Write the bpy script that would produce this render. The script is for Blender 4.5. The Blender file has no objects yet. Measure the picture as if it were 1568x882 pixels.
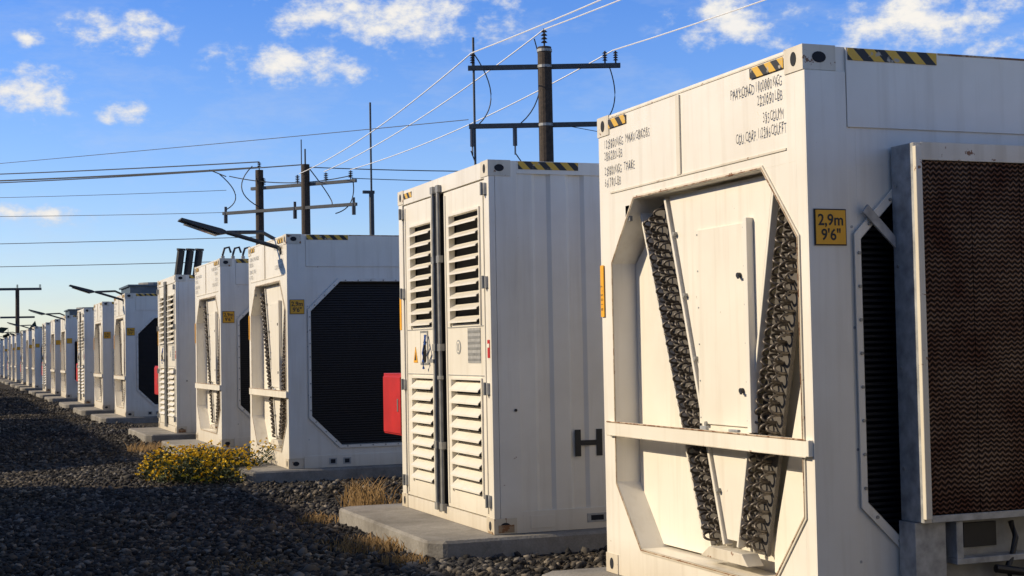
import bpy, bmesh, math, random
import numpy as np
from mathutils import Matrix, Vector
random.seed(7); rng=np.random.default_rng(7)
SC=bpy.context.scene
BASE=0.15
XE=3.938
# ------------------------------------------------------------------ materials
MATS={}
def newmat(name):
    m=bpy.data.materials.new(name); m.use_nodes=True
    nt=m.node_tree; b=nt.nodes['Principled BSDF']
    MATS[name]=m
    return m,nt,b
def N(nt,t,**k):
    n=nt.nodes.new(t)
    for a,v in k.items(): setattr(n,a,v)
    return n
def ramp(nt,src,stops):
    r=N(nt,'ShaderNodeValToRGB'); e=r.color_ramp.elements
    e[0].position=stops[0][0]; e[0].color=stops[0][1]
    e[1].position=stops[-1][0]; e[1].color=stops[-1][1]
    for p,c in stops[1:-1]:
        x=e.new(p); x.color=c
    nt.links.new(src,r.inputs[0]); return r
def g(v): return (v,v,v,1)
def c4(c): return (c[0],c[1],c[2],1)
def mixc(nt,fac,a,b,mode='MIX'):
    n=N(nt,'ShaderNodeMix',data_type='RGBA',blend_type=mode)
    if isinstance(fac,(int,float)): n.inputs[0].default_value=fac
    else: nt.links.new(fac,n.inputs[0])
    for i,s in ((6,a),(7,b)):
        if isinstance(s,tuple): n.inputs[i].default_value=s
        else: nt.links.new(s,n.inputs[i])
    return n.outputs[2]
def coords(nt,scale=(1,1,1),rnd=True):
    tc=N(nt,'ShaderNodeTexCoord'); 
    src=tc.outputs['Object']
    if rnd:
        oi=N(nt,'ShaderNodeObjectInfo'); m=N(nt,'ShaderNodeMath',operation='MULTIPLY'); m.inputs[1].default_value=37
        nt.links.new(oi.outputs['Random'],m.inputs[0])
        a=N(nt,'ShaderNodeVectorMath',operation='ADD'); nt.links.new(src,a.inputs[0]); nt.links.new(m.outputs[0],a.inputs[1]); src=a.outputs[0]
    mp=N(nt,'ShaderNodeMapping'); mp.inputs['Scale'].default_value=scale
    nt.links.new(src,mp.inputs[0]); return mp.outputs[0]
def noise(nt,vec,scale,detail=3,rough=.55):
    n=N(nt,'ShaderNodeTexNoise'); n.inputs['Scale'].default_value=scale; n.inputs['Detail'].default_value=detail; n.inputs['Roughness'].default_value=rough
    nt.links.new(vec,n.inputs['Vector']); return n.outputs['Fac']
def bump(nt,b,h,strength=.2,dist=.01):
    n=N(nt,'ShaderNodeBump'); n.inputs['Strength'].default_value=strength; n.inputs['Distance'].default_value=dist
    nt.links.new(h,n.inputs['Height']); nt.links.new(n.outputs[0],b.inputs['Normal'])

def paint(name,col,rust=0.72,dirt=.14,rough=.38,streak=.13):
    m,nt,b=newmat(name)
    v=coords(nt); vs=coords(nt,(9,9,.6))
    d=ramp(nt,noise(nt,v,1.4,4,.6),[(.35,g(1)),(.75,(1-dirt*.9,1-dirt,1-dirt*1.15,1))]).outputs[0]
    s=ramp(nt,noise(nt,vs,1.3,3,.6),[(.5,g(1)),(.8,(1-streak,1-streak*1.15,1-streak*1.4,1))]).outputs[0]
    c=mixc(nt,1.0,c4(col),d,'MULTIPLY'); c=mixc(nt,1.0,c,s,'MULTIPLY')
    # grime that gathers on the lowest part of each container
    tc=N(nt,'ShaderNodeTexCoord'); sp=N(nt,'ShaderNodeSeparateXYZ'); nt.links.new(tc.outputs['Object'],sp.inputs[0])
    gz=ramp(nt,sp.outputs[2],[(0.0,(.72,.65,.55,1)),(.24,(1,1,1,1))]).outputs[0]
    c=mixc(nt,.65,c,gz,'MULTIPLY')
    rf=ramp(nt,noise(nt,v,13,5,.65),[(rust,g(0)),(rust+.03,g(1))]).outputs[0]
    c=mixc(nt,rf,c,(.20,.085,.03,1))
    nt.links.new(c,b.inputs['Base Color']); b.inputs['Roughness'].default_value=rough
    bump(nt,b,noise(nt,v,3,2),.14,.02)
    return m
WHITE=paint('white_container_paint',(.82,.785,.71))
WHITE2=paint('white_door_paint',(.83,.79,.70),.73,.11)
EDGE=paint('worn_frame_paint',(.72,.67,.57),.62,.25,.5,.2)
RUSTY=paint('rusty_edge_paint',(.50,.38,.26),.50,.4,.6,.3)
def simple(name,col,rough=.6,metal=0,var=.25,sc=12,bmp=.1):
    m,nt,b=newmat(name); v=coords(nt)
    n=noise(nt,v,sc,3)
    c=ramp(nt,n,[(.25,c4([x*(1-var) for x in col])),(.75,c4([min(1,x*(1+var)) for x in col]))]).outputs[0]
    nt.links.new(c,b.inputs['Base Color']); b.inputs['Roughness'].default_value=rough; b.inputs['Metallic'].default_value=metal
    if bmp: bump(nt,b,n,bmp,.01)
    return m
BLACK=simple('black_paint',(.012,.013,.016),.5)
INNER=simple('dark_interior_and_shade',(.008,.010,.016),.8,bmp=0)  # backing black; also painted in as shade for holes and gaps
COILBED=simple('coil_end_plate',(.10,.09,.08),.7,.1,bmp=0)
SLAT=simple('dark_slat',(.005,.007,.013),.55,0,.3,bmp=0)
GALV=simple('galvanised_steel',(.36,.37,.38),.5,.25,.4,14)
STEEL=simple('grey_steel',(.28,.28,.27),.5,.3)
DSTEEL=simple('dark_weathered_steel',(.055,.06,.065),.6,.2)
COIL=simple('coil_pipe',(.13,.11,.09),.42,.35,.5,60,0)
RED=simple('red_paint',(.48,.022,.02),.45,0,.15,5)
YEL=simple('yellow_sign',(.82,.40,.02),.5,0,.08,8)
INK=simple('black_ink',(.02,.02,.02),.6,0,.2,40,0)
GREYINK=simple('grey_ink',(.05,.05,.05),.6,0,.4,25,0)
LGREY=simple('light_grey_plate',(.36,.36,.35),.5,0,.2,25,0)
BLUE=simple('blue_cable',(.03,.12,.45),.5)
WOOD=simple('weathered_wood',(.050,.034,.023),.85,0,.5,14,.5)
INSUL=simple('insulator_ceramic',(.03,.022,.022),.25)
ALU=simple('aluminium_wire',(.80,.77,.72),.4,.1,.1,bmp=0)
DWIRE=simple('dark_wire',(.03,.035,.04),.6,bmp=0)
BLUEROOF=simple('slate_blue_metal',(.06,.09,.12),.5)
RUBBER=simple('black_rubber',(.01,.01,.012),.4)
WALLM=simple('shadow_building_wall',(.32,.31,.29),.8,0,.1,2)  # walls of the added, unseen shadow-casting buildings
ROOFM=simple('shadow_building_roof',(.14,.15,.16),.6)  # roofs and doors of the added, unseen shadow-casting buildings
GLASS=simple('window_glass',(.03,.04,.05),.1,0)
LEAF=simple('bush_leaf',(.045,.060,.014),.7,0,.5,30,0)
FLOWER=simple('yellow_flower',(.82,.54,.008),.7,0,.2,30,0)
DRY=simple('dry_grass',(.30,.18,.065),.8,0,.4,20,0)
HEDGE=simple('distant_leaf',(.03,.04,.02),.9,0,.5,1,0)
def concrete():
    m,nt,b=newmat('concrete'); v=coords(nt)
    n=noise(nt,v,2.2,6,.7); n2=noise(nt,v,60,3)
    c=ramp(nt,n,[(.3,(.16,.145,.125,1)),(.7,(.36,.34,.31,1))]).outputs[0]
    c=mixc(nt,.35,c,ramp(nt,n2,[(.3,g(.4)),(.7,g(1))]).outputs[0],'MULTIPLY')
    nt.links.new(c,b.inputs['Base Color']); b.inputs['Roughness'].default_value=.9; bump(nt,b,n2,.4,.01); return m
CONC=concrete()
def hazard():
    m,nt,b=newmat('hazard_stripes'); tc=N(nt,'ShaderNodeTexCoord'); s=N(nt,'ShaderNodeSeparateXYZ'); nt.links.new(tc.outputs['Object'],s.inputs[0])
    a=N(nt,'ShaderNodeMath',operation='SUBTRACT'); nt.links.new(s.outputs[0],a.inputs[0]); nt.links.new(s.outputs[1],a.inputs[1])
    q=N(nt,'ShaderNodeMath',operation='ADD'); nt.links.new(a.outputs[0],q.inputs[0]); nt.links.new(s.outputs[2],q.inputs[1])
    f=N(nt,'ShaderNodeMath',operation='MULTIPLY'); f.inputs[1].default_value=8.0; nt.links.new(q.outputs[0],f.inputs[0])
    fr=N(nt,'ShaderNodeMath',operation='FRACT'); nt.links.new(f.outputs[0],fr.inputs[0])
    r=ramp(nt,fr.outputs[0],[(.0,(.66,.40,.05,1)),(.5,(.02,.02,.022,1))]); r.color_ramp.interpolation='CONSTANT'
    n=noise(nt,tc.outputs['Object'],20,5); c=mixc(nt,ramp(nt,n,[(.6,g(0)),(.66,g(1))]).outputs[0],r.outputs[0],(.4,.36,.3,1))
    nt.links.new(c,b.inputs['Base Color']); b.inputs['Roughness'].default_value=.6; return m
HAZ=hazard()
def padmat():
    m,nt,b=newmat('cooling_pad'); tc=N(nt,'ShaderNodeTexCoord'); s=N(nt,'ShaderNodeSeparateXYZ')
    wn_=N(nt,'ShaderNodeTexNoise'); wn_.inputs['Scale'].default_value=7; wn_.inputs['Detail'].default_value=3; nt.links.new(tc.outputs['Object'],wn_.inputs['Vector'])
    ws=N(nt,'ShaderNodeVectorMath',operation='SCALE'); ws.inputs['Scale'].default_value=.035; nt.links.new(wn_.outputs['Color'],ws.inputs[0])
    wa=N(nt,'ShaderNodeVectorMath',operation='ADD'); nt.links.new(tc.outputs['Object'],wa.inputs[0]); nt.links.new(ws.outputs[0],wa.inputs[1]); nt.links.new(wa.outputs[0],s.inputs[0])
    def sn(o,k,ph=None):
        a=N(nt,'ShaderNodeMath',operation='MULTIPLY'); a.inputs[1].default_value=k; nt.links.new(o,a.inputs[0]); src=a.outputs[0]
        if ph is not None:
            d=N(nt,'ShaderNodeMath',operation='ADD'); nt.links.new(src,d.inputs[0]); nt.links.new(ph,d.inputs[1]); src=d.outputs[0]
        z=N(nt,'ShaderNodeMath',operation='SINE'); nt.links.new(src,z.inputs[0]); return z.outputs[0]
    w=sn(s.outputs[0],170); ph=N(nt,'ShaderNodeMath',operation='MULTIPLY'); ph.inputs[1].default_value=1.4; nt.links.new(w,ph.inputs[0])
    z=sn(s.outputs[2],260,ph.outputs[0])
    n=noise(nt,tc.outputs['Object'],2.2,5,.65)
    c=ramp(nt,z,[(.0,(.022,.015,.012,1)),(.55,(.13,.085,.058,1)),(1,(.30,.205,.14,1))])
    mr=N(nt,'ShaderNodeMapRange'); mr.inputs[1].default_value=-1; nt.links.new(z,mr.inputs[0]); nt.links.new(mr.outputs[0],c.inputs[0])
    d=ramp(nt,n,[(.38,(.45,.30,.28,1)),(.62,g(1))]).outputs[0]
    nt.links.new(mixc(nt,1,c.outputs[0],d,'MULTIPLY'),b.inputs['Base Color']); b.inputs['Roughness'].default_value=.9; b.inputs['Specular IOR Level'].default_value=.1
    bump(nt,b,mr.outputs[0],.9,.012); return m
PAD=padmat()
def groundmat():
    m,nt,b=newmat('gravel_ground'); tc=N(nt,'ShaderNodeTexCoord'); v=tc.outputs['Object']
    vo=N(nt,'ShaderNodeTexVoronoi'); vo.inputs['Scale'].default_value=20; nt.links.new(v,vo.inputs['Vector'])
    sep=N(nt,'ShaderNodeSeparateColor'); nt.links.new(vo.outputs['Color'],sep.inputs[0])
    c=ramp(nt,sep.outputs[0],[(0,(.024,.023,.023,1)),(.6,(.056,.053,.051,1)),(1,(.13,.12,.105,1))]).outputs[0]
    n=noise(nt,v,.45,5,.65)
    dirt=ramp(nt,noise(nt,v,5,5,.7),[(.3,(.052,.040,.029,1)),(.7,(.125,.095,.066,1))]).outputs[0]
    c=mixc(nt,ramp(nt,n,[(.46,g(0)),(.60,g(.85))]).outputs[0],c,dirt)
    nt.links.new(c,b.inputs['Base Color']); b.inputs['Roughness'].default_value=1; b.inputs['Specular IOR Level'].default_value=.06
    inv=ramp(nt,vo.outputs['Distance'],[(0,g(1)),(.6,g(0))]).outputs[0]
    bump(nt,b,inv,1.0,.05); return m
GROUND=groundmat()
def stonemat():
    m,nt,b=newmat('crushed_stone'); ge=N(nt,'ShaderNodeNewGeometry'); tc=N(nt,'ShaderNodeTexCoord')
    c=ramp(nt,ge.outputs['Random Per Island'],[(0,(.022,.022,.023,1)),(.55,(.056,.054,.053,1)),(.88,(.12,.112,.10,1)),(1,(.27,.25,.22,1))]).outputs[0]
    p=ramp(nt,noise(nt,tc.outputs['Object'],.8,4,.6),[(.42,(.80,.80,.83,1)),(.66,(1.12,.98,.80,1))]).outputs[0]
    c=mixc(nt,1.0,c,p,'MULTIPLY')
    nt.links.new(c,b.inputs['Base Color']); b.inputs['Roughness'].default_value=.9; b.inputs['Specular IOR Level'].default_value=.18; return m
STONE=stonemat()

# ------------------------------------------------------------------ mesh builder
class MB:
    def __init__(s): s.v=[];s.f=[];s.m=[];s.mats=[]
    def mi(s,mat):
        if mat not in s.mats: s.mats.append(mat)
        return s.mats.index(mat)
    def add(s,vs,fs,mat):
        o=len(s.v); s.v+=[tuple(p) for p in vs]; k=s.mi(mat)
        for f in fs: s.f.append([o+i for i in f]); s.m.append(k)
    def box(s,x0,x1,y0,y1,z0,z1,mat):
        vs=[(x0,y0,z0),(x1,y0,z0),(x1,y1,z0),(x0,y1,z0),(x0,y0,z1),(x1,y0,z1),(x1,y1,z1),(x0,y1,z1)]
        s.add(vs,[(0,3,2,1),(4,5,6,7),(0,1,5,4),(1,2,6,5),(2,3,7,6),(3,0,4,7)],mat)
    def prism(s,pts,ax,a0,a1,mat):
        fn={'x':lambda a,p:(a,p[0],p[1]),'y':lambda a,p:(p[0],a,p[1]),'z':lambda a,p:(p[0],p[1],a)}[ax]
        n=len(pts); vs=[fn(a0,p) for p in pts]+[fn(a1,p) for p in pts]
        fs=[tuple(range(n)),tuple(range(2*n-1,n-1,-1))]+[(i,(i+1)%n,n+(i+1)%n,n+i) for i in range(n)]
        s.add(vs,fs,mat)
    def tube(s,path,r,mat,n=8,r1=None,cap=True):
        P=[Vector(p) for p in path]; vs=[];L=len(P)
        for i,p in enumerate(P):
            t=(P[min(i+1,L-1)]-P[max(i-1,0)]).normalized()
            a=t.cross(Vector((0,0,1))); 
            if a.length<.05: a=t.cross(Vector((1,0,0)))
            a.normalize(); b=t.cross(a)
            rr=r if r1 is None else r+(r1-r)*i/(L-1)
            for k in range(n):
                q=2*math.pi*k/n; vs.append(p+a*math.cos(q)*rr+b*math.sin(q)*rr)
        fs=[(i*n+k,i*n+(k+1)%n,(i+1)*n+(k+1)%n,(i+1)*n+k) for i in range(L-1) for k in range(n)]
        if cap: fs+= [tuple(range(n-1,-1,-1)),tuple((L-1)*n+k for k in range(n))]
        s.add(vs,fs,mat)
    def mesh(s,name,recalc=True,smooth=False):
        me=bpy.data.meshes.new(name); me.from_pydata(s.v,[],s.f)
        for m in s.mats: me.materials.append(m)
        me.polygons.foreach_set('material_index',s.m)
        if smooth: me.polygons.foreach_set('use_smooth',[True]*len(s.f))
        if recalc:
            bm=bmesh.new(); bm.from_mesh(me); bmesh.ops.recalc_face_normals(bm,faces=bm.faces); bm.to_mesh(me); bm.free()
        me.update(); return me
def obj(name,me,parent=None,loc=(0,0,0),bev=0):
    o=bpy.data.objects.new(name,me); SC.collection.objects.link(o); o.location=loc
    if parent: o.parent=parent
    if bev:
        b=o.modifiers.new('bevel','BEVEL'); b.width=bev; b.segments=1; b.limit_method='ANGLE'
    return o
def empty(name,loc=(0,0,0)):
    e=bpy.data.objects.new(name,None); SC.collection.objects.link(e); e.location=loc; e.empty_display_size=.2; return e
def octa(u0,u1,v0,v1,cu,cv):
    return [(u0+cu,v0),(u1-cu,v0),(u1,v0+cv),(u1,v1-cv),(u1-cu,v1),(u0+cu,v1),(u0,v1-cv),(u0,v0+cv)]
def shrink(I,d):
    return (I[0]+d,I[1]-d,I[2]+d,I[3]-d,I[4]-.4*d+.0,I[5]-.4*d+.0)
def ring(mb,ax,a0,a1,O,I,mat):
    U0,U1,V0,V1=O; u0,u1,v0,v1,cu,cv=I
    R=lambda p,q,r,t: mb.prism([(p,r),(q,r),(q,t),(p,t)],ax,a0,a1,mat)
    R(U0,u0,V0,V1); R(u1,U1,V0,V1); R(u0,u1,V0,v0); R(u0,u1,v1,V1)
    for T in ([(u0,v0),(u0+cu,v0),(u0,v0+cv)],[(u1,v0),(u1,v0+cv),(u1-cu,v0)],[(u0,v1),(u0,v1-cv),(u0+cu,v1)],[(u1,v1),(u1-cu,v1),(u1,v1-cv)]):
        mb.prism(T,ax,a0,a1,mat)
def lip(mb,ax,a0,a1,I,w,mat,inset=0):
    u0,u1,v0,v1,cu,cv=I
    A=octa(u0+inset,u1-inset,v0+inset,v1-inset,cu,cv); B=octa(u0-w,u1+w,v0-w,v1+w,cu+.3*w,cv+.3*w)
    for i in range(8):
        j=(i+1)%8; mb.prism([A[i],A[j],B[j],B[i]],ax,a0,a1,mat)
def reveal(mb,ax,a0,a1,I,mat):
    A=octa(*I); fn={'x':lambda a,p:(a,p[0],p[1]),'y':lambda a,p:(p[0],a,p[1])}[ax]
    mb.add([fn(a0,p) for p in A]+[fn(a1,p) for p in A],[(i,(i+1)%8,8+(i+1)%8,8+i) for i in range(8)],mat)
ROT_E=Matrix(((0,0,-1),(-1,0,0),(0,1,0))).to_4x4()   # faces -X
ROT_S=Matrix(((1,0,0),(0,0,-1),(0,1,0))).to_4x4()    # faces -Y
TCACHE={}
def text(name,s,size,rot,loc,parent,mat,align='LEFT',sx=.62,bold=0.0,sp=1.0):
    k=(s,size,align,sx,mat.name)
    if k not in TCACHE:
        cu=bpy.data.curves.new(name,'FONT'); cu.body=s; cu.size=size; cu.align_x=align; cu.offset=bold; cu.resolution_u=3; cu.space_line=1.0; cu.space_character=sp; cu.space_word=1.6
        to=bpy.data.objects.new('tmp',cu); SC.collection.objects.link(to)
        bpy.context.view_layer.update()
        me=bpy.data.meshes.new_from_object(to.evaluated_get(bpy.context.evaluated_depsgraph_get()))
        bpy.data.objects.remove(to); me.materials.clear(); me.materials.append(mat)
        me.transform(Matrix.Diagonal((sx,1,1,1)))
        TCACHE[k]=me
    o=obj(name,TCACHE[k],parent); o.matrix_local=Matrix.Translation(loc)@rot; return o
L_,W_,H_=6.058,2.438,2.896
def castings(mb):
    for x in (0,L_-.178):
        for y in (0,W_-.162):
            for z in (0,H_-.118):
                mb.box(x-.006,x+.184,y-.006,y+.168,z-.004 if z else 0,z+.122,EDGE)
    for z in (.06,H_-.058):  # near-black oval plates, painted-in shade of the casting holes
        for y in (.078,W_-.08):
            pts=[(y+.026*math.cos(a),z+.036*math.sin(a)) for a in [i*math.pi/7 for i in range(14)]]
            mb.prism(pts,'x',-.009,.0,INNER)
        for x in (.088,L_-.088):
            pts=[(x+.040*math.cos(a),z+.028*math.sin(a)) for a in [i*math.pi/7 for i in range(14)]]
            mb.prism(pts,'y',-.009,.0,INNER)
CACHE={}
EI=(.085,2.25,.20,2.33,.33,.38)
SI=(.29,5.77,.27,2.31,.38,.37)
def cooler_meshes():
    if 'c' in CACHE: return CACHE['c']
    a=MB()
    ring(a,'x',0,.05,(0,W_,0,H_),EI,WHITE)
    ring(a,'y',0,.05,(.053,L_-.05,0,H_),SI,WHITE)
    a.box(.053,L_-.05,W_-.05,W_,0,H_-.053,WHITE)
    a.box(L_-.047,L_,0.002,W_-.002,0,H_-.01,WHITE)
    a.box(.053,L_-.05,.053,W_-.053,H_-.06,H_-.02,WHITE)
    a.box(.053,L_-.05,.053,W_-.053,.0,.05,STEEL)
    a.box(.24,L_-.24,-.012,.0,H_-.40,H_-.003,WHITE)
    a.box(.79,L_-.80,-.0135,-.012,H_-.014,H_-.003,RUSTY)
    a.box(.19,L_-.19,-.016,.0,.0,.15,WHITE)
    a.box(0.0,.235,-.010,.0,.125,H_-.125,WHITE)
    a.box(-.006,.0,.17,W_-.17,H_-.50,H_-.488,EDGE)
    a.box(-.010,.0,1.30,1.345,H_-.49,H_-.03,EDGE)
    a.box(-.004,.0,.17,W_-.17,H_-.022,H_-.012,EDGE)
    for z in (.35,.9,1.5,2.0,2.5): a.tube([(.255,-.002,z),(.255,.002,z)],.008,GALV,6)
    castings(a)
    shell=a.mesh('shell')
    b=MB()
    lip(b,'x',-.009,.0,EI,.018,EDGE); reveal(b,'x',-.007,.206,shrink(EI,.003),WHITE)
    lip(b,'y',-.022,-.012,SI,.035,WHITE); reveal(b,'y',-.020,.083,shrink(SI,.003),WHITE)
    lip(b,'x',-.012,-.009,(EI[0]-.003,EI[1]+.003,EI[2]-.003,EI[3]+.003,EI[4],EI[5]),.005,RUSTY)
    A=octa(SI[0]-.012,SI[1]+.012,SI[2]-.012,SI[3]+.012,SI[4],SI[5])
    for i in range(8):
        p=Vector(A[i]);q=Vector(A[(i+1)%8]); n=max(2,int((q-p).length/.16))
        for k in range(n):
            c=p.lerp(q,(k+.5)/n); b.tube([(c.x,-.022,c.y),(c.x,-.030,c.y)],.009,STEEL,6)
    frame=b.mesh('opening_frame')
    c=MB()
    c.prism([(.06,.18),(2.27,.18),(2.27,2.36),(.06,2.36)],'x',.21,.23,WHITE2)
    c.prism([(1.60,2.31),(.42,2.31),(.885,.36),(1.00,.36)],'x',.07,.09,WHITE2)
    def strip(p,q,w,x0,x1,mat):
        p=Vector(p);q=Vector(q);d=(q-p).normalized();n=Vector((-d.y,d.x))*w/2
        c.prism([tuple(p+n),tuple(q+n),tuple(q-n),tuple(p-n)],'x',x0,x1,mat)
    strip((1.635,2.30),(1.015,.33),.022,.055,.11,WHITE2)
    strip((.395,2.30),(.875,.33),.018,.06,.10,WHITE2)
    for i in range(5):
        t=(i+.6)/5.4
        y=1.62+(1.01-1.62)*t; z=2.30+(.33-2.30)*t
        c.tube([(0.07,y-.035,z),(.045,y-.035,z)],.015,STEEL,6)
    strip((1.85,2.26),(1.155,.33),.245,.115,.14,COILBED)
    strip((.235,2.26),(.765,.33),.215,.115,.14,COILBED)
    strip((2.00,2.26),(1.29,.36),.018,.07,.20,WHITE2)
    c.prism([(2.03,2.1),(2.240,1.95),(2.240,.5),(1.95,.22),(1.31,.22),(1.28,.36)],'x',.15,.17,WHITE2)
    c.prism([(.10,1.9),(.10,.5),(.4,.22),(.64,.22),(.64,.36)],'x',.15,.17,WHITE2)
    c.box(.056,.069,.70,1.26,.985,2.08,WHITE2)
    c.box(.026,.068,.635,.675,.96,2.10,WHITE)
    c.box(.060,.068,.676,.699,.97,2.075,INNER)  # dark strip imitating the shadow gap beside the cover plate
    for z in (1.80,1.18): c.tube([(.055,.76,z),(.034,.76,z)],.015,BLACK,8); c.box(.032,.036,.735,.76,z-.02,z-.005,BLACK)
    for y in (.72,1.24):
        for i in range(6): c.tube([(.056,y,1.02+i*.207),(.052,y,1.02+i*.207)],.006,GALV,6)
    c.box(-.028,.03,.0,2.36,.875,.955,WHITE2)
    c.box(-.032,-.028,.02,2.34,.869,.877,EDGE)
    c.box(-.033,-.028,.02,2.34,.952,.960,RUSTY)
    c.box(-.020,.0,1.05,1.12,.961,.98,GALV); c.box(-.020,.0,.70,.80,.961,.975,GALV)
    c.prism([(1.22,.25),(.70,.25),(.76,.31),(1.12,.31)],'x',.02,.12,EDGE)
    c.box(.0,.02,2.0,2.06,2.2,2.3,STEEL)
    panel=c.mesh('v_panel')
    d=MB()
    def column(p,q,n,ncol,w,sgn):
        p=Vector(p);q=Vector(q);dr=(q-p).normalized();nn=Vector((-dr.y,dr.x))
        for i in range(n):
            for k in range(ncol):
                cc=p.lerp(q,(i+.5+.25*(k%2))/n)+nn*((k-(ncol-1)/2)*w/ncol)
                a=math.radians((48 if (i+k)%2 else 132)+random.uniform(-10,10)); e=Vector((math.cos(a),math.sin(a)))*.029
                path=[]
                for j in range(9):
                    th=math.pi*j/8; u=-math.cos(th)
                    path.append((.110-.058*math.sin(th)**.8 if 0<j<8 else .12,cc.x+e.x*u,cc.y+e.y*u))
                d.tube(path,.0075,COIL,6,cap=False)
    column((1.85,2.23),(1.155,.35),36,3,.225,1)
    column((.235,2.23),(.765,.35),36,3,.195,-1)
    coil=d.mesh('u_bend_coils',False,True)
    e=MB()
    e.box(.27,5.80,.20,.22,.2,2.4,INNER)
    z=.28
    while z<2.31:
        e.box(.285,5.775,.085,.11,z,z+.014,SLAT); z+=.030
    for x in (1.6,3.0,4.4): e.box(x,x+.03,.112,.14,.28,2.3,SLAT)
    slats=e.mesh('air_intake_slats')
    h=MB()
    h.box(-.010,-.007,.17,.50,H_-.085,H_-.030,HAZ); h.box(-.010,-.007,W_-.42,W_-.17,H_-.085,H_-.030,HAZ)
    h.box(.25,.78,-.017,-.013,H_-.066,H_-.006,HAZ); h.box(L_-.78,L_-.25,-.017,-.013,H_-.066,H_-.006,HAZ)
    haz=h.mesh('hazard_tape')
    s=MB()
    s.box(.030,.212,-.018,-.012,1.905,2.085,INK); s.box(.036,.206,-.021,-.018,1.911,2.079,YEL)
    s.box(-.011,-.006,2.385,2.432,1.62,1.95,YEL)
    sign=s.mesh('height_sign')
    p=MB()
    for x in (.50,.68): p.box(x,x+.10,-.020,-.016,.035,.115,LGREY); p.box(x+.02,x+.08,-.022,-.020,.05,.10,INNER)
    pk=p.mesh('pockets')
    CACHE['c']=[('shell',shell,0.004),('opening_frame',frame,0),('v_panel',panel,.002),('u_bend_coils',coil,0),('air_intake_slats',slats,0),('hazard_tape',haz,0),('height_sign',sign,0),('pockets',pk,0)]
    return CACHE['c']
def cooler(y):
    e=empty('cooling_container',(XE,y,BASE))
    for n,me,bv in cooler_meshes():
        obj(n,me,e,bev=bv if y<24 else 0)
    if y<42:
        text('height_text_metric','2,9m',.078,ROT_S,(.121,-.0222,2.005),e,INK,'CENTER',.95,.0015)
        text('height_text_imperial','9\'6"',.078,ROT_S,(.121,-.0222,1.932),e,INK,'CENTER',.95,.0015)
        text('payload_text','PAYLOAD 10.000 KG\n22.050 LB',.074,ROT_E,(-.0115,.20,2.735),e,GREYINK,'RIGHT',.62,.0,1.18)
        text('capacity_text','35 CU.M \nCU. CAP. 1.236 CU.FT',.074,ROT_E,(-.0115,.17,2.565),e,GREYINK,'RIGHT',.56,.0,1.18)
        text('gross_text','12.800 KG  MAX GROSS\n28.220 LB',.074,ROT_E,(-.0115,2.33,2.69),e,GREYINK,'LEFT',.66,.0,1.18)
        text('tare_text','2.800 KG  TARE\n6.170 LB',.074,ROT_E,(-.0115,2.33,2.52),e,GREYINK,'LEFT',.66,.0,1.18)
        text('marking_text','R 1 0 5 - 7',.045,ROT_E@Matrix.Rotation(math.pi/2,4,'Z'),(-.0125,2.395,1.66),e,INK,'LEFT',.7,.0)
    return e
def radiator(e):
    r=MB()
    x0,x1,y0,z0,z1=.48,5.6,-.205,.545,2.40
    r.box(x0,x0+.012,y0,-.024,z0,z1,GALV)
    r.box(x0+.012,x1,y0,-.024,z1-.012,z1,GALV)
    r.box(x0+.012,x1,y0,-.024,z0,z0+.012,GALV)
    r.box(x0-.002,x0+.045,y0-.004,y0,z0,z1,EDGE)
    r.box(x0+.045,x1,y0-.004,y0,z1-.085,z1+.004,EDGE)
    r.box(x0+.045,x1,y0-.004,y0,z0,z0+.035,GALV)
    r.box(x0-.006,x0+.03,y0-.03,y0-.004,z0+.02,z1-.02,EDGE)
    r.prism([(x0-.19,2.31-.24),(x0-.002,2.31-.42),(x0-.002,2.31-.36),(x0-.16,2.31-.20)],'y',-.05,-.035,GALV)
    for z in (.8,1.3,1.8,2.2): r.tube([(x0-.006,-.06,z),(x0,-.06,z)],.01,STEEL,6)
    r.box(x0-.02,x0+.16,-.16,-.03,.0,z0-.002,GALV)
    r.box(x0+.16,x1,-.10,-.03,.12,z0-.002,STEEL)
    r.box(x0+.20,x1,-.19,-.10,.33,.36,GALV)
    r.box(x0+.20,x0+.24,-.19,-.10,.36,z0-.002,GALV)
    r.box(x0+.30,x0+.50,-.115,-.10,.40,.52,BLACK)
    r.tube([(x0+.56,-.15,.52),(x0+.58,-.16,.44),(x0+.55,-.17,.36),(x0+.50,-.19,.30),(x0+.52,-.2,.2)],.016,RUBBER)
    r.tube([(x0+.42,-.2,.30),(x0+.6,-.22,.27),(x0+.8,-.2,.29)],.022,RUBBER)
    obj('radiator_housing',r.mesh('radiator_housing'),e,bev=.002)
    p=MB(); x=x0+.048
    while x<x1:
        w=.30; p.box(x,min(x+w,x1)-.004,y0+.012,y0+.06,z0+.037,z1-.087,PAD); x+=w
    obj('cooling_pad',p.mesh('cooling_pad'),e)
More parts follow.
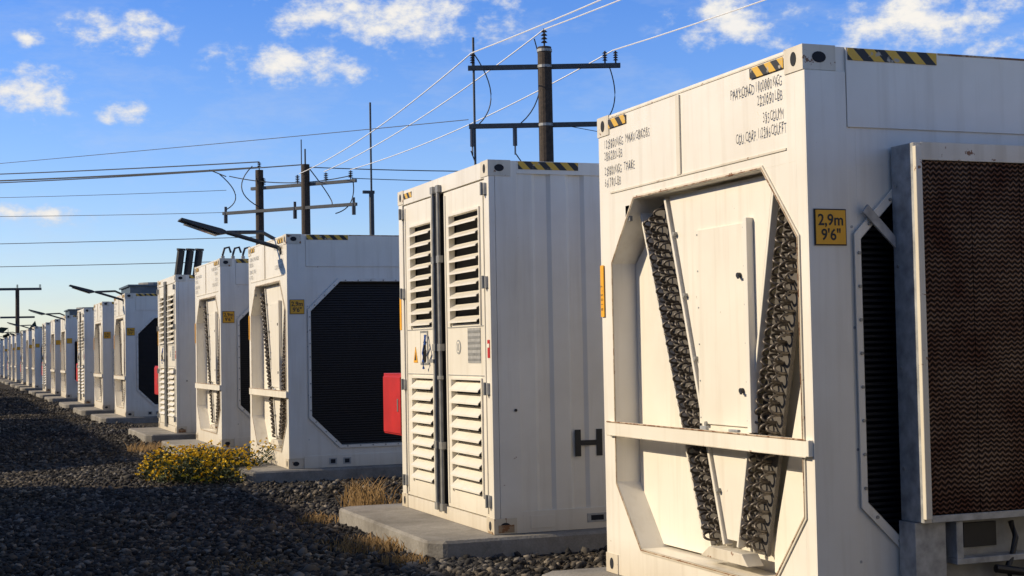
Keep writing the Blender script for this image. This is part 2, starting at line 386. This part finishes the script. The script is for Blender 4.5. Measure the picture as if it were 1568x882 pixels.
def louvred_meshes():
    if 'l' in CACHE: return CACHE['l']
    a=MB()
    a.box(0,.05,0,.10,0,H_,WHITE); a.box(0,.05,W_-.12,W_,0,H_,WHITE)
    a.box(0,.05,.10,W_-.12,H_-.13,H_,WHITE); a.box(0,.05,.10,W_-.12,0,.11,WHITE)
    a.box(.053,.235,0,.05,0,H_,WHITE); a.box(L_-.235,L_,0,.05,0,H_,WHITE)
    a.box(.235,L_-.235,0,.05,H_-.10,H_,WHITE); a.box(.235,L_-.235,0,.05,0,.165,WHITE)
    x=.235;d0,d1=.012,.034
    prof=[(.235,d0)]
    while x<L_-.6:
        prof+=[(x+.13,d0),(x+.16,d1),(x+.26,d1),(x+.29,d0)]; x+=.29
    prof.append((L_-.235,d0))
    vs=[(p[0],p[1],.165) for p in prof]+[(p[0],p[1],H_-.10) for p in prof]; n=len(prof)
    a.add(vs,[(i,i+1,n+i+1,n+i) for i in range(n-1)],WHITE)
    a.box(.053,L_-.05,W_-.05,W_,0,H_,WHITE); a.box(L_-.048,L_-.002,.053,W_-.053,0,H_-.01,WHITE)
    a.box(.053,L_-.05,.053,W_-.053,H_-.06,H_-.02,WHITE)
    castings(a)
    a.box(.30,.50,-.004,0,.03,.13,WHITE)
    a.box(.78,.95,-.005,0,.05,.12,LGREY); a.box(.81,.92,-.007,-.005,.065,.105,INNER)
    shell=a.mesh('shell')
    b=MB()
    doors=[(.12,1.13,.25,.97),(1.40,2.29,1.47,2.08)]
    for (y0,y1,l0,l1) in doors:
        X0,X1=.008,.045
        b.box(X0,X1,y0,l0,.12,2.755,WHITE2); b.box(X0,X1,l1,y1,.12,2.755,WHITE2)
        b.box(X0,X1,l0,l1,.12,.28,WHITE2); b.box(X0,X1,l0,l1,1.18,1.64,WHITE2); b.box(X0,X1,l0,l1,2.54,2.755,WHITE2)
        for (za,zb,hi) in ((.28,1.18,0),(1.64,2.54,1)):
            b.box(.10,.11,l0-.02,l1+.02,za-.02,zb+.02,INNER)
            for q in (l0-.022,l1+.002): b.box(-.006,.008,q,q+.02,za-.02,zb+.02,WHITE2)
            b.box(-.006,.008,l0-.002,l1+.002,zb+.001,zb+.02,WHITE2)
            ns=9; ph=(zb-za)/ns; top=.58 if hi else .84
            for i in range(ns):
                z=za+ph*i
                b.prism([(.040,z+ph*top),(.044,z+ph*(top+.04)),(-.024,z+ph*.20),(-.027,z+ph*.08),(-.030,z+ph*.08),(-.029,z+ph*.22)],'y',l0+.002,l1-.002,WHITE2)
        b.box(0,.008,y0+.02,y0+.045,.15,2.73,WHITE2); b.box(0,.008,y1-.045,y1-.02,.15,2.73,WHITE2)
        b.box(.003,.008,y0+.06,y1-.06,1.215,1.222,LGREY); b.box(.003,.008,y0+.06,y1-.06,1.610,1.617,LGREY)
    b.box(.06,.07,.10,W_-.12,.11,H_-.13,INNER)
    doorm=b.mesh('doors')
    c=MB()
    for y in (1.20,1.345):
        c.tube([(-.02,y,.10),(-.02,y,2.83)],.017,STEEL,10)
        for z in (.10,.62,1.45,2.2,2.80): c.box(-.035,.008,y-.035,y+.035,z-.03,z+.03,STEEL)
    c.box(-.004,.04,1.24,1.31,.12,2.755,INNER)
    c.box(-.045,-.02,1.13,1.22,1.18,1.21,STEEL); c.box(-.045,-.02,1.33,1.50,1.32,1.35,STEEL)
    for y in (.085,2.30):
        for z in (.25,1.12,1.95,2.68):
            c.box(-.022,.006,y-.035,y+.045,z-.045,z+.045,GALV); c.tube([(-.03,y,z-.05),(-.03,y,z+.05)],.013,STEEL,8)
    hard=c.mesh('locking_bars_and_hinges')
    s=MB()
    s.box(.003,.0075,1.62,1.84,1.30,1.60,STEEL); s.box(.000,.003,1.64,1.82,1.32,1.58,WHITE2)
    s.prism([(1.93,1.32),(2.05,1.32),(1.99,1.46)],'x',.003,.0075,YEL)
    s.prism([(1.965,1.34),(2.015,1.34),(1.99,1.41)],'x',.001,.003,INK)
    s.box(.003,.0075,.26,.56,1.32,1.60,LGREY)
    for i in range(6): s.box(.001,.003,.265,.555,1.335+i*.045,1.355+i*.045,STEEL)
    s.tube([(.0075,.80,1.45),(.004,.80,1.45)],.06,LGREY,18); s.tube([(.004,.80,1.45),(.002,.80,1.45)],.045,WHITE2,18)
    s.box(.001,.004,.78,.82,1.42,1.48,LGREY)
    s.box(-.004,0,.03,.08,1.36,1.50,RED); s.box(-.006,-.004,.035,.075,1.44,1.47,WHITE2)
    s.tube([(-.02,1.62,1.56),(-.04,1.58,1.48),(-.03,1.66,1.40),(-.05,1.60,1.33),(-.03,1.65,1.27)],.012,BLUE,6)
    s.tube([(-.03,1.60,1.50),(-.05,1.54,1.42),(-.03,1.62,1.33)],.016,BLACK,6)
    s.box(-.005,0,2.385,2.432,1.62,1.92,YEL)
    s.box(-.0045,-.0005,W_-.42,W_-.17,H_-.08,H_-.03,HAZ); s.box(.25,.76,-.005,-.001,H_-.065,H_-.004,HAZ); s.box(L_-.76,L_-.25,-.005,-.001,H_-.065,H_-.004,HAZ)
    s.box(.69,.74,.003,.0105,.57,.78,INK); s.box(.875,.925,.003,.0105,.57,.78,INK); s.box(.74,.875,.003,.0105,.655,.695,INK)
    s.box(.03,.16,-.010,-.0065,.012,.07,RUSTY); s.box(-.010,-.0065,.03,.12,.004,.02,RUSTY)
    s.tube([(.19,-.012,.95),(.19,-.004,.95)],.012,BLACK,8)
    st=s.mesh('labels')
    CACHE['l']=[('shell',shell,.004),('doors',doorm,0),('locking_bars_and_hinges',hard,0),('labels',st,0)]
    return CACHE['l']
def louvred(y):
    e=empty('louvred_container',(XE,y,BASE))
    for n,me,bv in louvred_meshes(): obj(n,me,e,bev=bv if y<30 else 0)
    r=MB(); r.box(.0,.34,.02,.62,0,.56,RED); r.box(-.012,0,.035,.605,.015,.545,RED); r.box(-.02,-.012,.10,.12,.22,.34,STEEL)
    r.box(.05,.09,.0,.02,.05,.5,STEEL); r.box(.0,.34,.02,.62,.56,.575,RED)
    e2=empty('fire_hose_cabinet',(XE+.01,y+W_,BASE+.64)); obj('cabinet_body',r.mesh('cabinet'),e2,bev=.006)
    return e
def slab(y0,y1,x0=3.36):
    mb=MB(); c=.12
    mb.prism([(x0+c,y0),(11.0,y0),(11.0,y1),(x0+c,y1),(x0,y1-c),(x0,y0+c)],'z',-.05,BASE-.002,CONC)
    obj('concrete_slab',mb.mesh('slab'),bev=.02)

CO_B=[6.208,22.75,41.0,59.5,79.0,98.5]
CO_A=[1.4,18.01,35.6,54.0,73.3,92.8,112]
LO=[10.722,27.45,46.6,65.0,84.8,104,121]
for y in CO_A+CO_B:
    e=cooler(y)
    if y in (6.208,): radiator(e)
    slab(y-.16,y+W_+.2,3.50 if y==6.208 else 3.36)
for y in LO:
    louvred(y); slab(y-.17,y+W_+.25,3.36)

# ------------------------------------------------------------------ roof equipment
def floodlight(y):
    e=empty('street_lamp',(XE,y,BASE)); m=MB()
    m.tube([(.03,.35,2.70),(-.02,.40,2.76),(-.62,.62,2.96)],.028,DSTEEL,8)
    m.tube([(.05,.9,2.90),(-.15,.75,2.98),(-.62,.62,2.96)],.026,DSTEEL,8)
    m.prism([(-.60,2.95),(-.70,3.00),(-1.20,3.13),(-1.22,3.10),(-.72,2.93)],'y',.50,.74,DSTEEL)
    m.prism([(-.74,2.925),(-1.15,3.062),(-1.16,3.055),(-.75,2.915)],'y',.53,.71,GLASS)
    m.box(.0,.07,.28,.42,2.66,2.76,GALV)
    obj('lamp_arm_and_head',m.mesh('lamp'),e,bev=.004)
for y in CO_A[1:]: floodlight(y)
m=MB()
for i in range(3):
    x=.12+i*.17
    m.tube([(x,.55,0),(x+.06,.50,.50)],.07,BLACK,14); m.tube([(x,.55,0),(x+.002,.55,.03)],.10,STEEL,14); m.tube([(x+.06,.50,.50),(x+.062,.498,.54)],.082,BLACK,14)
e=empty('exhaust_stack',(XE,27.45,BASE+H_-.02)); obj('stacks',m.mesh('stacks'),e)
m=MB()
for i in range(5):
    x=.15+i*.16; m.tube([(x,.6,0),(x,.6,.12),(x+.03,.6,.22),(x+.10,.6,.24),(x+.13,.6,.15)],.018,RUBBER,8); m.tube([(x,.6,0),(x,.6,.10)],.03,STEEL,8)
e=empty('roof_cable_glands',(XE,22.75,BASE+H_-.02)); obj('cables',m.mesh('cables'),e)
for y in (35.6,54.0):
    m=MB(); m.box(.15,5.6,.3,2.2,0,.20,BLUEROOF); m.box(.10,5.7,.25,2.25,.20,.24,BLUEROOF)
    for i in range(4): m.tube([(.9+i*1.3,1.2,.24),(.9+i*1.3,1.2,.32)],.45,STEEL,20)
    e=empty('rooftop_fan_unit',(XE,y,BASE+H_-.02)); obj('fan_unit',m.mesh('fan_unit'),e)

# ------------------------------------------------------------------ poles
def insulator(m,x,y,z,h=.28,r=.06):
    m.tube([(x,y,z),(x,y,z+h)],.02,DSTEEL,6)
    for i in range(4):
        zz=z+h*(.25+.19*i); m.tube([(x,y,zz),(x,y,zz+h*.09)],r,INSUL,10,r1=r*.5)
def arm(m,p,q,z,t=.05):
    p=Vector((p[0],p[1],z));q=Vector((q[0],q[1],z)); d=(q-p).normalized();n=Vector((-d.y,d.x,0))*t
    vs=[p+n,p-n,q-n,q+n]; vs=[tuple(v+Vector((0,0,-t))) for v in vs]+[tuple(v+Vector((0,0,t))) for v in vs]
    m.add(vs,[(0,1,2,3),(4,7,6,5),(0,4,5,1),(1,5,6,2),(2,6,7,3),(3,7,4,0)],DSTEEL)
def wpole(x,y,h,r,name='utility_pole'):
    e=empty(name,(x,y,0)); m=MB(); 
    m.tube([(0,0,-.3),(.0,.0,h*.5),(0,0,h)],r*1.15,WOOD,16,r1=r); obj('pole_shaft',m.mesh('pole')).parent=e
    return e
P1=(12.52,30.3)
e=wpole(*P1,8.30,.155); m=MB()
A1=(10.92-P1[0],30.92-P1[1]);B1=(14.10-P1[0],29.70-P1[1])
arm(m,A1,B1,7.86); arm(m,A1,(B1[0]-.1,B1[1]+.03),6.55)
insulator(m,0,0,8.30,.42,.075)
for t,z in ((.03,7.91),(.97,7.91),(.90,7.91)):
    insulator(m,A1[0]+(B1[0]-A1[0])*t,A1[1]+(B1[1]-A1[1])*t,z)
for t in (.02,.30):
    x=A1[0]+(B1[0]-A1[0])*t;y=A1[1]+(B1[1]-A1[1])*t
    m.tube([(x,y,6.5),(x,y,6.1)],.05,INSUL,10); m.tube([(x,y,6.1),(x,y,5.9)],.02,STEEL,6)
for zz in (8.22,7.86,6.55): m.tube([(0,0,zz-.03),(0,0,zz+.03)],.17,STEEL,16)
xr,yr=A1[0]+.12,A1[1]-.04
m.tube([(xr,yr,0),(xr,yr,8.55)],.028,DSTEEL,8)
def loop(m,p,q,sag,r=.012,side=(0,0)):
    p=Vector(p);q=Vector(q);pts=[]
    for i in range(13):
        t=i/12; k=4*t*(1-t); pts.append(p.lerp(q,t)+Vector((side[0]*k,side[1]*k,-sag*k)))
    m.tube(pts,r,DWIRE,5)
loop(m,(xr,yr,8.2),(xr+.1,yr,6.6),.1,.014,(.35,0))
loop(m,(-.2,.1,8.5),(A1[0]+.95,A1[1]-.36,6.5),.2,.014,(.35,0))
loop(m,(B1[0]-.25,B1[1]+.1,7.9),(B1[0]-.35,B1[1]+.12,6.6),.1,.014,(.2,0))
loop(m,(A1[0]+.95,A1[1]-.36,5.95),(0,0,5.2),.1,.014,(0,0))
loop(m,(xr-.1,yr,6.0),(xr+.1,yr,4.4),.1,.014,(.15,0))
obj('crossarms_and_insulators',m.mesh('crossarms')).parent=e
P2=(10.53,52.5);P3=(11.85,50.95)
e=empty('h_frame_utility_pole',(0,0,0)); m=MB()
m.tube([(*P2,-.3),(*P2,8.15)],.17,WOOD,14,r1=.14); m.tube([(*P3,-.3),(*P3,8.2)],.18,WOOD,14,r1=.15)
m.tube([(*P3,8.1),(*P3,8.75)],.03,DSTEEL,8); m.tube([(11.75,51.1,8.1),(11.75,51.1,9.1)],.02,DSTEEL,8)
arm(m,(10.3,52.8),(13.3,49.5),7.5,.055); arm(m,(9.4,53.5),(13.25,49.3),6.66,.055)
for t in (0.12,.45,.72,.95):
    x=10.3+3.0*t;y=52.8-3.3*t; insulator(m,x,y,7.55,.32,.09)
insulator(m,P2[0],P2[1],8.15,.3,.08)
for t in (.02,.55,.98):
    x=9.4+3.85*t;y=53.5-4.2*t; m.tube([(x,y,6.7),(x,y,6.3)],.07,INSUL,8); m.tube([(x,y,6.9),(x,y,6.65)],.05,INSUL,8)
loop(m,(9.3,53.6,8.1),(9.5,53.4,6.8),.1,.02,(.45,0)); loop(m,(10.3,52.6,8.3),(10.7,52.3,6.7),.1,.02,(-.6,0))
loop(m,(11.9,51,8.2),(12.6,50.2,6.7),.3,.02,(.3,0)); loop(m,(13.2,49.6,7.6),(12.7,50.1,6.4),.2,.02,(.25,0))
loop(m,(9.0,54,8.3),(9.5,53.4,8.0),.0,.02,(0,0))
obj('h_frame',m.mesh('h_frame'),e)
e=empty('lightning_mast',(13.45,48.1,0)); m=MB(); m.tube([(0,0,0),(0,0,7.0)],.085,DSTEEL,10); m.tube([(0,0,7),(0,0,10.0)],.035,DSTEEL,8); m.box(-.3,.1,-.05,.05,6.9,7.0,DSTEEL); obj('mast',m.mesh('mast'),e)
e=wpole(5.0,115.8,6.75,.14); m=MB(); arm(m,(-1.7,.3),(1.7,-.3),6.7,.09); arm(m,(-1.2,.3),(1.2,-.3),4.6,.07)
for t in (-1.6,0,1.6): insulator(m,t,-.2*t,6.75,.3,.1)
obj('crossarm',m.mesh('crossarm')).parent=e
for (x,y,h) in ((-14,77.3,9.6),(13,-14,8.3),(36,40,8.3)):
    e=wpole(x,y,h,.15); m=MB(); arm(m,(-1.6,.3),(1.6,-.3),h-.45,.05)
    for t in (-1.5,0,1.5): insulator(m,t,-.19*t,h-.4 if t else h)
    obj('crossarm',m.mesh('crossarm')).parent=e
def wire(p,q,sag,r=.012,mat=None):
    m=MB(); p=Vector(p);q=Vector(q); n=24
    m.tube([p.lerp(q,i/n)+Vector((0,0,-sag*4*(i/n)*(1-i/n))) for i in range(n+1)],r,mat or DWIRE,5)
    obj('overhead_power_line',m.mesh('line',False))
W1=[(11.0,30.9,8.2),(12.52,30.3,8.7),(13.95,29.75,8.2)]
for a,b in zip(W1,[(11.7,51.25,7.9),(12.4,50.45,7.9),(13.15,49.7,7.9)]): wire(a,b,.25,.015,ALU)
for a,b in zip(W1,[(11.6,-13.8,8.3),(13,-14,8.7),(14.4,-14.2,8.3)]): wire(a,b,.7,.014,ALU)
E=(-14,77.3)
for (s,z1,sg,r) in (((10.53,52.5,8.45),10.0,.2,.022),((10.53,52.5,8.25),9.75,.25,.03),((11.85,50.95,8.2),9.6,.3,.022),((9.5,53.4,7.5),9.2,.2,.010),((9.4,53.5,6.7),8.6,.2,.010),((10.5,52.5,5.75),6.9,.1,.014),((10.5,52.5,4.9),5.9,.1,.014)):
    wire(s,(E[0],E[1],z1),sg,r)
wire((10.9,30.9,6.7),(E[0],E[1],9.4),.1,.009)
wire((11.85,50.9,8.1),(36,40,8.3),.5,.018); wire((13.2,49.7,7.6),(36,40,8.0),.5,.014); wire((12.9,30,6.5),(36,40,7.9),.6,.008); wire((9.6,53.3,8.0),(13.2,49.7,7.7),.25,.018)

# ------------------------------------------------------------------ ground, gravel, plants
me=bpy.data.meshes.new('ground'); S=900
me.from_pydata([(-S,-S,0),(S,-S,0),(S,S,0),(-S,S,0)],[],[(0,1,2,3)]); me.materials.append(GROUND); obj('ground',me)
t=(1+5**.5)/2
ico=np.array([(-1,t,0),(1,t,0),(-1,-t,0),(1,-t,0),(0,-1,t),(0,1,t),(0,-1,-t),(0,1,-t),(t,0,-1),(t,0,1),(-t,0,-1),(-t,0,1)],float); ico/=np.linalg.norm(ico[0])
icf=np.array([(0,11,5),(0,5,1),(0,1,7),(0,7,10),(0,10,11),(1,5,9),(5,11,4),(11,10,2),(10,7,6),(7,1,8),(3,9,4),(3,4,2),(3,2,6),(3,6,8),(3,8,9),(4,9,5),(2,4,11),(6,2,10),(8,6,7),(9,8,1)])
def stones(n,x0,x1,y0,y1,smin,smax,pw=3):
    x=rng.uniform(x0,x1,n);y=y0+(y1-y0)*rng.uniform(0,1,n)**1.25
    s=smin+(smax-smin)*rng.uniform(0,1,n)**pw
    fld=np.sin(x*1.7+y*.55)+np.sin(y*1.3-x*2.1)+.6*np.sin(y*3.1+x)
    keep=(x>0.02*y)&((fld<.9)|(rng.uniform(0,1,n)<.3)); x=x[keep];y=y[keep];s=s[keep];n=len(x)
    V=ico[None]*rng.uniform(.6,1.3,(n,12,1))
    sc=np.stack([s*rng.uniform(.8,1.5,n),s*rng.uniform(.7,1.2,n),s*rng.uniform(.45,.9,n)],1)
    V=V*sc[:,None]; a=rng.uniform(0,6.28,n); tl=rng.normal(0,.4,n)
    X=V[...,0]; Z=V[...,2]; X,Z=X*np.cos(tl)[:,None]-Z*np.sin(tl)[:,None],X*np.sin(tl)[:,None]+Z*np.cos(tl)[:,None]
    Y=V[...,1]; X,Y=X*np.cos(a)[:,None]-Y*np.sin(a)[:,None],X*np.sin(a)[:,None]+Y*np.cos(a)[:,None]
    und=.025*np.sin(x*2.1+y*.7)+.02*np.sin(y*1.9-x)
    V=np.stack([X+x[:,None],Y+y[:,None],Z+(s*.3+np.maximum(und,0))[:,None]],2).reshape(-1,3)
    F=(icf[None]+12*np.arange(n)[:,None,None]).reshape(-1,3); return V,F
parts=[stones(52000,.2,3.7,9,22,.009,.036),stones(260,.3,3.5,9.3,20,.035,.06,2),stones(16000,.4,4.0,20,42,.014,.042),stones(7000,.6,3.6,42,80,.02,.055),stones(5000,3.6,9,13.3,18,.012,.04),stones(4000,3.3,9,8.6,10.6,.010,.04)]
V=[];F=[];o=0
for v,f in parts: V.append(v);F.append(f+o);o+=len(v)
V=np.concatenate(V);F=np.concatenate(F)
me=bpy.data.meshes.new('gravel'); me.vertices.add(len(V)); me.vertices.foreach_set('co',V.ravel())
me.loops.add(F.size); me.loops.foreach_set('vertex_index',F.ravel().astype(np.int32)); me.polygons.add(len(F))
me.polygons.foreach_set('loop_start',np.arange(0,F.size,3,dtype=np.int32)); me.update(calc_edges=True); me.validate(); me.materials.append(STONE)
obj('gravel',me)
def flake(m,c,s,mat,up=None):
    a=Vector((random.gauss(0,1),random.gauss(0,1),random.gauss(0,.7))).normalized(); b=a.cross(Vector((random.gauss(0,1),random.gauss(0,1),random.gauss(0,1)))).normalized()
    m.add([c-a*s,c+b*s*.45,c+a*s,c-b*s*.45],[(0,1,2,3)],mat)
def bush():
    m=MB(); e=empty('yellow_flowering_bush',(3.02,18.75,0))
    lob=[(random.uniform(-.50,.78),random.uniform(-.70,.8),random.uniform(.22,.36),random.uniform(.20,.40)) for _ in range(21)]
    for (lx,ly,lr,lh) in lob:
        for i in range(12):
            a=random.uniform(0,6.28); q=Vector((lx+math.cos(a)*lr*.8,ly+math.sin(a)*lr*.8,lh*random.uniform(.6,1.1)))
            m.tube([(lx*.8,ly*.8,0),((lx*.8+q.x)/2,(ly*.8+q.y)/2,q.z*.6),tuple(q)],.004,LEAF,4)
        for i in range(420):
            a=random.uniform(0,6.28);el=math.acos(random.uniform(0,1)); rr=random.uniform(.55,1.10)
            c=Vector((lx+lr*rr*math.sin(el)*math.cos(a),ly+lr*rr*math.sin(el)*math.sin(a),lh*rr*math.cos(el)+.02)); flake(m,c,random.uniform(.014,.032),LEAF)
        for i in range(75):
            a=random.uniform(0,6.28);el=math.acos(random.uniform(.1,1)); rr=random.uniform(.98,1.22)
            c=Vector((lx+lr*rr*math.sin(el)*math.cos(a),ly+lr*rr*math.sin(el)*math.sin(a),lh*rr*math.cos(el)+.03))
            for k in range(5): flake(m,c+Vector((random.uniform(-.010,.010),random.uniform(-.010,.010),random.uniform(-.005,.005))),random.uniform(.015,.025),FLOWER)
    obj('bush_foliage',m.mesh('bush',False),e)
bush()
def tuft(x,y,n,r,h):
    m=MB()
    for i in range(n):
        a=random.uniform(0,6.28);q=random.uniform(0,1)**.6*r; bx,by=x+math.cos(a)*q,y+math.sin(a)*q; hh=h*random.uniform(.35,1)
        lx,ly=random.gauss(0,.45)*hh,random.gauss(0,.45)*hh; w=.003
        m.add([(bx-w,by+w,0),(bx+w,by-w,0),(bx+lx*.4+w,by+ly*.4-w,hh*.65),(bx+lx*.4-w,by+ly*.4+w,hh*.65),(bx+lx,by+ly,hh)],[(0,1,2,3),(3,2,4)],DRY)
    obj('dry_grass_tuft',m.mesh('tuft',False))
tuft(3.95,14.5,170,.26,.34); tuft(4.3,14.0,110,.3,.24); tuft(3.12,11.35,320,.34,.13); tuft(2.9,11.9,220,.35,.08); tuft(3.15,10.5,160,.2,.10); tuft(3.2,13.4,120,.2,.12);tuft(3.05,24.9,160,.3,.2); tuft(2.6,13.2,150,.35,.06); tuft(2.1,11.0,140,.3,.05)
m=MB()
for i in range(900):
    x=random.uniform(-120,160); b=Vector((x,260+random.uniform(-5,5),random.uniform(0,1)**1.5*4.5*(1+.4*math.sin(x*.13)))); 
    for k in range(5): flake(m,b+Vector((random.gauss(0,1.6),random.gauss(0,1),random.gauss(0,.6))),random.uniform(.9,2.0),HEDGE)
obj('distant_tree_line',m.mesh('hedge',False))
def unseen_shadow_building(y0,y1,h,xf=-9.5):  # invented building, added out of view to throw shade over the yard
    e=empty('unseen_shadow_building',(0,0,0)); m=MB()
    m.box(xf-14,xf,y0,y1,0,h-.25,WALLM); m.prism([(xf-14.3,h-.25),(xf+.15,h-.25),(xf+.15,h),(xf-7,h+1.2),(xf-14.3,h)],'y',y0-.1,y1+.1,ROOFM)
    obj('shadow_building_shell',m.mesh('w'),e); d=MB(); y=y0+2
    while y<y1-4:
        d.box(xf,xf+.06,y,y+3,0.01,3.5,ROOFM); d.box(xf,xf+.05,y+4,y+5.2,2.6,3.6,GLASS); y+=7
    obj('shadow_building_openings',d.mesh('d'),e)
SUN_AZ=20; SUN_EL=28
unseen_shadow_building(-16,22.4,7.15); unseen_shadow_building(26.2,44,6.9); unseen_shadow_building(46.5,66,6.9); unseen_shadow_building(69,140,6.6)  # unseen shadow casters; gaps between them let sunlit strips reach the ground

# ------------------------------------------------------------------ light, sky
sv=Vector((-math.cos(math.radians(SUN_AZ))*math.cos(math.radians(SUN_EL)),math.sin(math.radians(SUN_AZ))*math.cos(math.radians(SUN_EL)),math.sin(math.radians(SUN_EL))))
sl=bpy.data.lights.new('sun','SUN'); sl.energy=4.95; sl.angle=math.radians(.53); sl.color=(1,.84,.60)
so=bpy.data.objects.new('sun',sl); SC.collection.objects.link(so); so.rotation_euler=sv.to_track_quat('Z','Y').to_euler(); so.location=(-20,10,20)
w=bpy.data.worlds.new('World'); SC.world=w; w.use_nodes=True; nt=w.node_tree; nt.nodes.clear()
sky=N(nt,'ShaderNodeTexSky',sky_type='NISHITA'); sky.sun_disc=False; sky.sun_elevation=math.radians(SUN_EL); sky.sun_rotation=math.atan2(sv.x,sv.y)
sky.air_density=1.0; sky.dust_density=.3; sky.ozone_density=2.5
bg=N(nt,'ShaderNodeBackground'); bg.inputs[1].default_value=.107
tc=N(nt,'ShaderNodeTexCoord'); sp=N(nt,'ShaderNodeSeparateXYZ'); nt.links.new(tc.outputs['Generated'],sp.inputs[0])
def M(op,a,b=None):
    n=N(nt,'ShaderNodeMath',operation=op)
    for i,s in enumerate((a,b)):
        if s is None: continue
        if isinstance(s,(int,float)): n.inputs[i].default_value=s
        else: nt.links.new(s,n.inputs[i])
    return n.outputs[0]
az=M('ARCTAN2',sp.outputs[0],sp.outputs[1])
hyp=M('SQRT',M('ADD',M('MULTIPLY',sp.outputs[0],sp.outputs[0]),M('MULTIPLY',sp.outputs[1],sp.outputs[1])))
el=M('DIVIDE',sp.outputs[2],M('MAXIMUM',hyp,.001))
tr=ramp(nt,el,[(0.0,(1.40,1.38,1.50,1)),(.09,(1.05,1.22,1.68,1)),(.26,(.60,.99,1.74,1)),(.7,(.86,.87,.93,1))])
sk=mixc(nt,1.0,sky.outputs[0],tr.outputs[0],'MULTIPLY'); nt.links.new(sk,bg.inputs[0])
cb=N(nt,'ShaderNodeCombineXYZ'); nt.links.new(az,cb.inputs[0]); nt.links.new(el,cb.inputs[1]); uv=cb.outputs[0]
def wn(scale,sx=1,sy=1.7,det=6,rough=.6,off=0):
    mp=N(nt,'ShaderNodeMapping'); mp.inputs['Scale'].default_value=(sx,sy,1); mp.inputs['Location'].default_value=(off,off,0); nt.links.new(uv,mp.inputs[0])
    n=N(nt,'ShaderNodeTexNoise'); n.noise_dimensions='2D'; n.inputs['Scale'].default_value=scale; n.inputs['Detail'].default_value=det; n.inputs['Roughness'].default_value=rough
    nt.links.new(mp.outputs[0],n.inputs['Vector']); return n.outputs['Fac']
n1=wn(34,1,1.6,7,.62); n3=wn(9,1,3,5,.7,5.2)
CL=[(.1087,.2133,.050,.019,1),(.213,.1951,.064,.020,1),(.2882,.2284,.125,.034,.85),(.0491,.1702,.042,.026,1),(.1125,.1605,.026,.012,.9),(.0512,.2074,.013,.010,.8),
(.523,.2167,.070,.030,.75),(.6419,.2109,.080,.031,.9),(.0527,.0926,.055,.010,.8),(.69,.19,.045,.014,.65),(.262,.186,.022,.012,.6)]
acc=None
for (u,v,a,b,k) in CL:
    vm=N(nt,'ShaderNodeVectorMath',operation='SUBTRACT'); nt.links.new(uv,vm.inputs[0]); vm.inputs[1].default_value=(u,v,0)
    vs=N(nt,'ShaderNodeVectorMath',operation='MULTIPLY'); nt.links.new(vm.outputs[0],vs.inputs[0]); vs.inputs[1].default_value=(1/a,1/b,0)
    ln=N(nt,'ShaderNodeVectorMath',operation='LENGTH'); nt.links.new(vs.outputs[0],ln.inputs[0])
    x=M('MULTIPLY',M('MAXIMUM',M('SUBTRACT',1,ln.outputs['Value']),0),k)
    acc=x if acc is None else M('MAXIMUM',acc,x)
dn=M('ADD',acc,M('MULTIPLY',M('SUBTRACT',n1,.5),2.0))
gate=N(nt,'ShaderNodeMapRange'); nt.links.new(acc,gate.inputs[0]); gate.inputs[2].default_value=.22; gate.interpolation_type='SMOOTHSTEP'
mr=N(nt,'ShaderNodeMapRange'); nt.links.new(dn,mr.inputs[0]); mr.inputs[1].default_value=.15; mr.inputs[2].default_value=.85; mr.interpolation_type='SMOOTHSTEP'
mask=M('MULTIPLY',mr.outputs[0],gate.outputs[0])
wisp=N(nt,'ShaderNodeMapRange'); nt.links.new(n3,wisp.inputs[0]); wisp.inputs[1].default_value=.5; wisp.inputs[2].default_value=.8; wisp.inputs[4].default_value=.22
mask=M('MINIMUM',M('ADD',M('MULTIPLY',mask,.95),wisp.outputs[0]),1)
cr=ramp(nt,dn,[(.3,(.64,.71,.82,1)),(.95,(1,.96,.90,1))])
bc=N(nt,'ShaderNodeBackground'); bc.inputs[1].default_value=.95; nt.links.new(cr.outputs[0],bc.inputs[0])
ms=N(nt,'ShaderNodeMixShader'); nt.links.new(mask,ms.inputs[0]); nt.links.new(bg.outputs[0],ms.inputs[1]); nt.links.new(bc.outputs[0],ms.inputs[2])
out=N(nt,'ShaderNodeOutputWorld'); nt.links.new(ms.outputs[0],out.inputs[0])
w.cycles.sampling_method='MANUAL'; w.cycles.sample_map_resolution=512
SC.view_settings.view_transform='Standard'; SC.view_settings.look='None'; SC.view_settings.exposure=0

# ------------------------------------------------------------------ camera
yaw,pit,rol,f=.3667,.04106,.01873,2261.
fw=Vector((math.sin(yaw)*math.cos(pit),math.cos(yaw)*math.cos(pit),math.sin(pit)))
r=Vector((math.cos(yaw),-math.sin(yaw),0)); u=r.cross(fw); c,s=math.cos(rol),math.sin(rol)
R=c*r-s*u; U=s*r+c*u
cd=bpy.data.cameras.new('camera'); cd.sensor_width=36; cd.lens=36*f/1568; cd.clip_end=3000; cd.clip_start=.05
co=bpy.data.objects.new('camera',cd); SC.collection.objects.link(co)
mt=Matrix(((R.x,U.x,-fw.x,0),(R.y,U.y,-fw.y,0),(R.z,U.z,-fw.z,1.428+BASE),(0,0,0,1))); co.matrix_world=mt
SC.camera=co
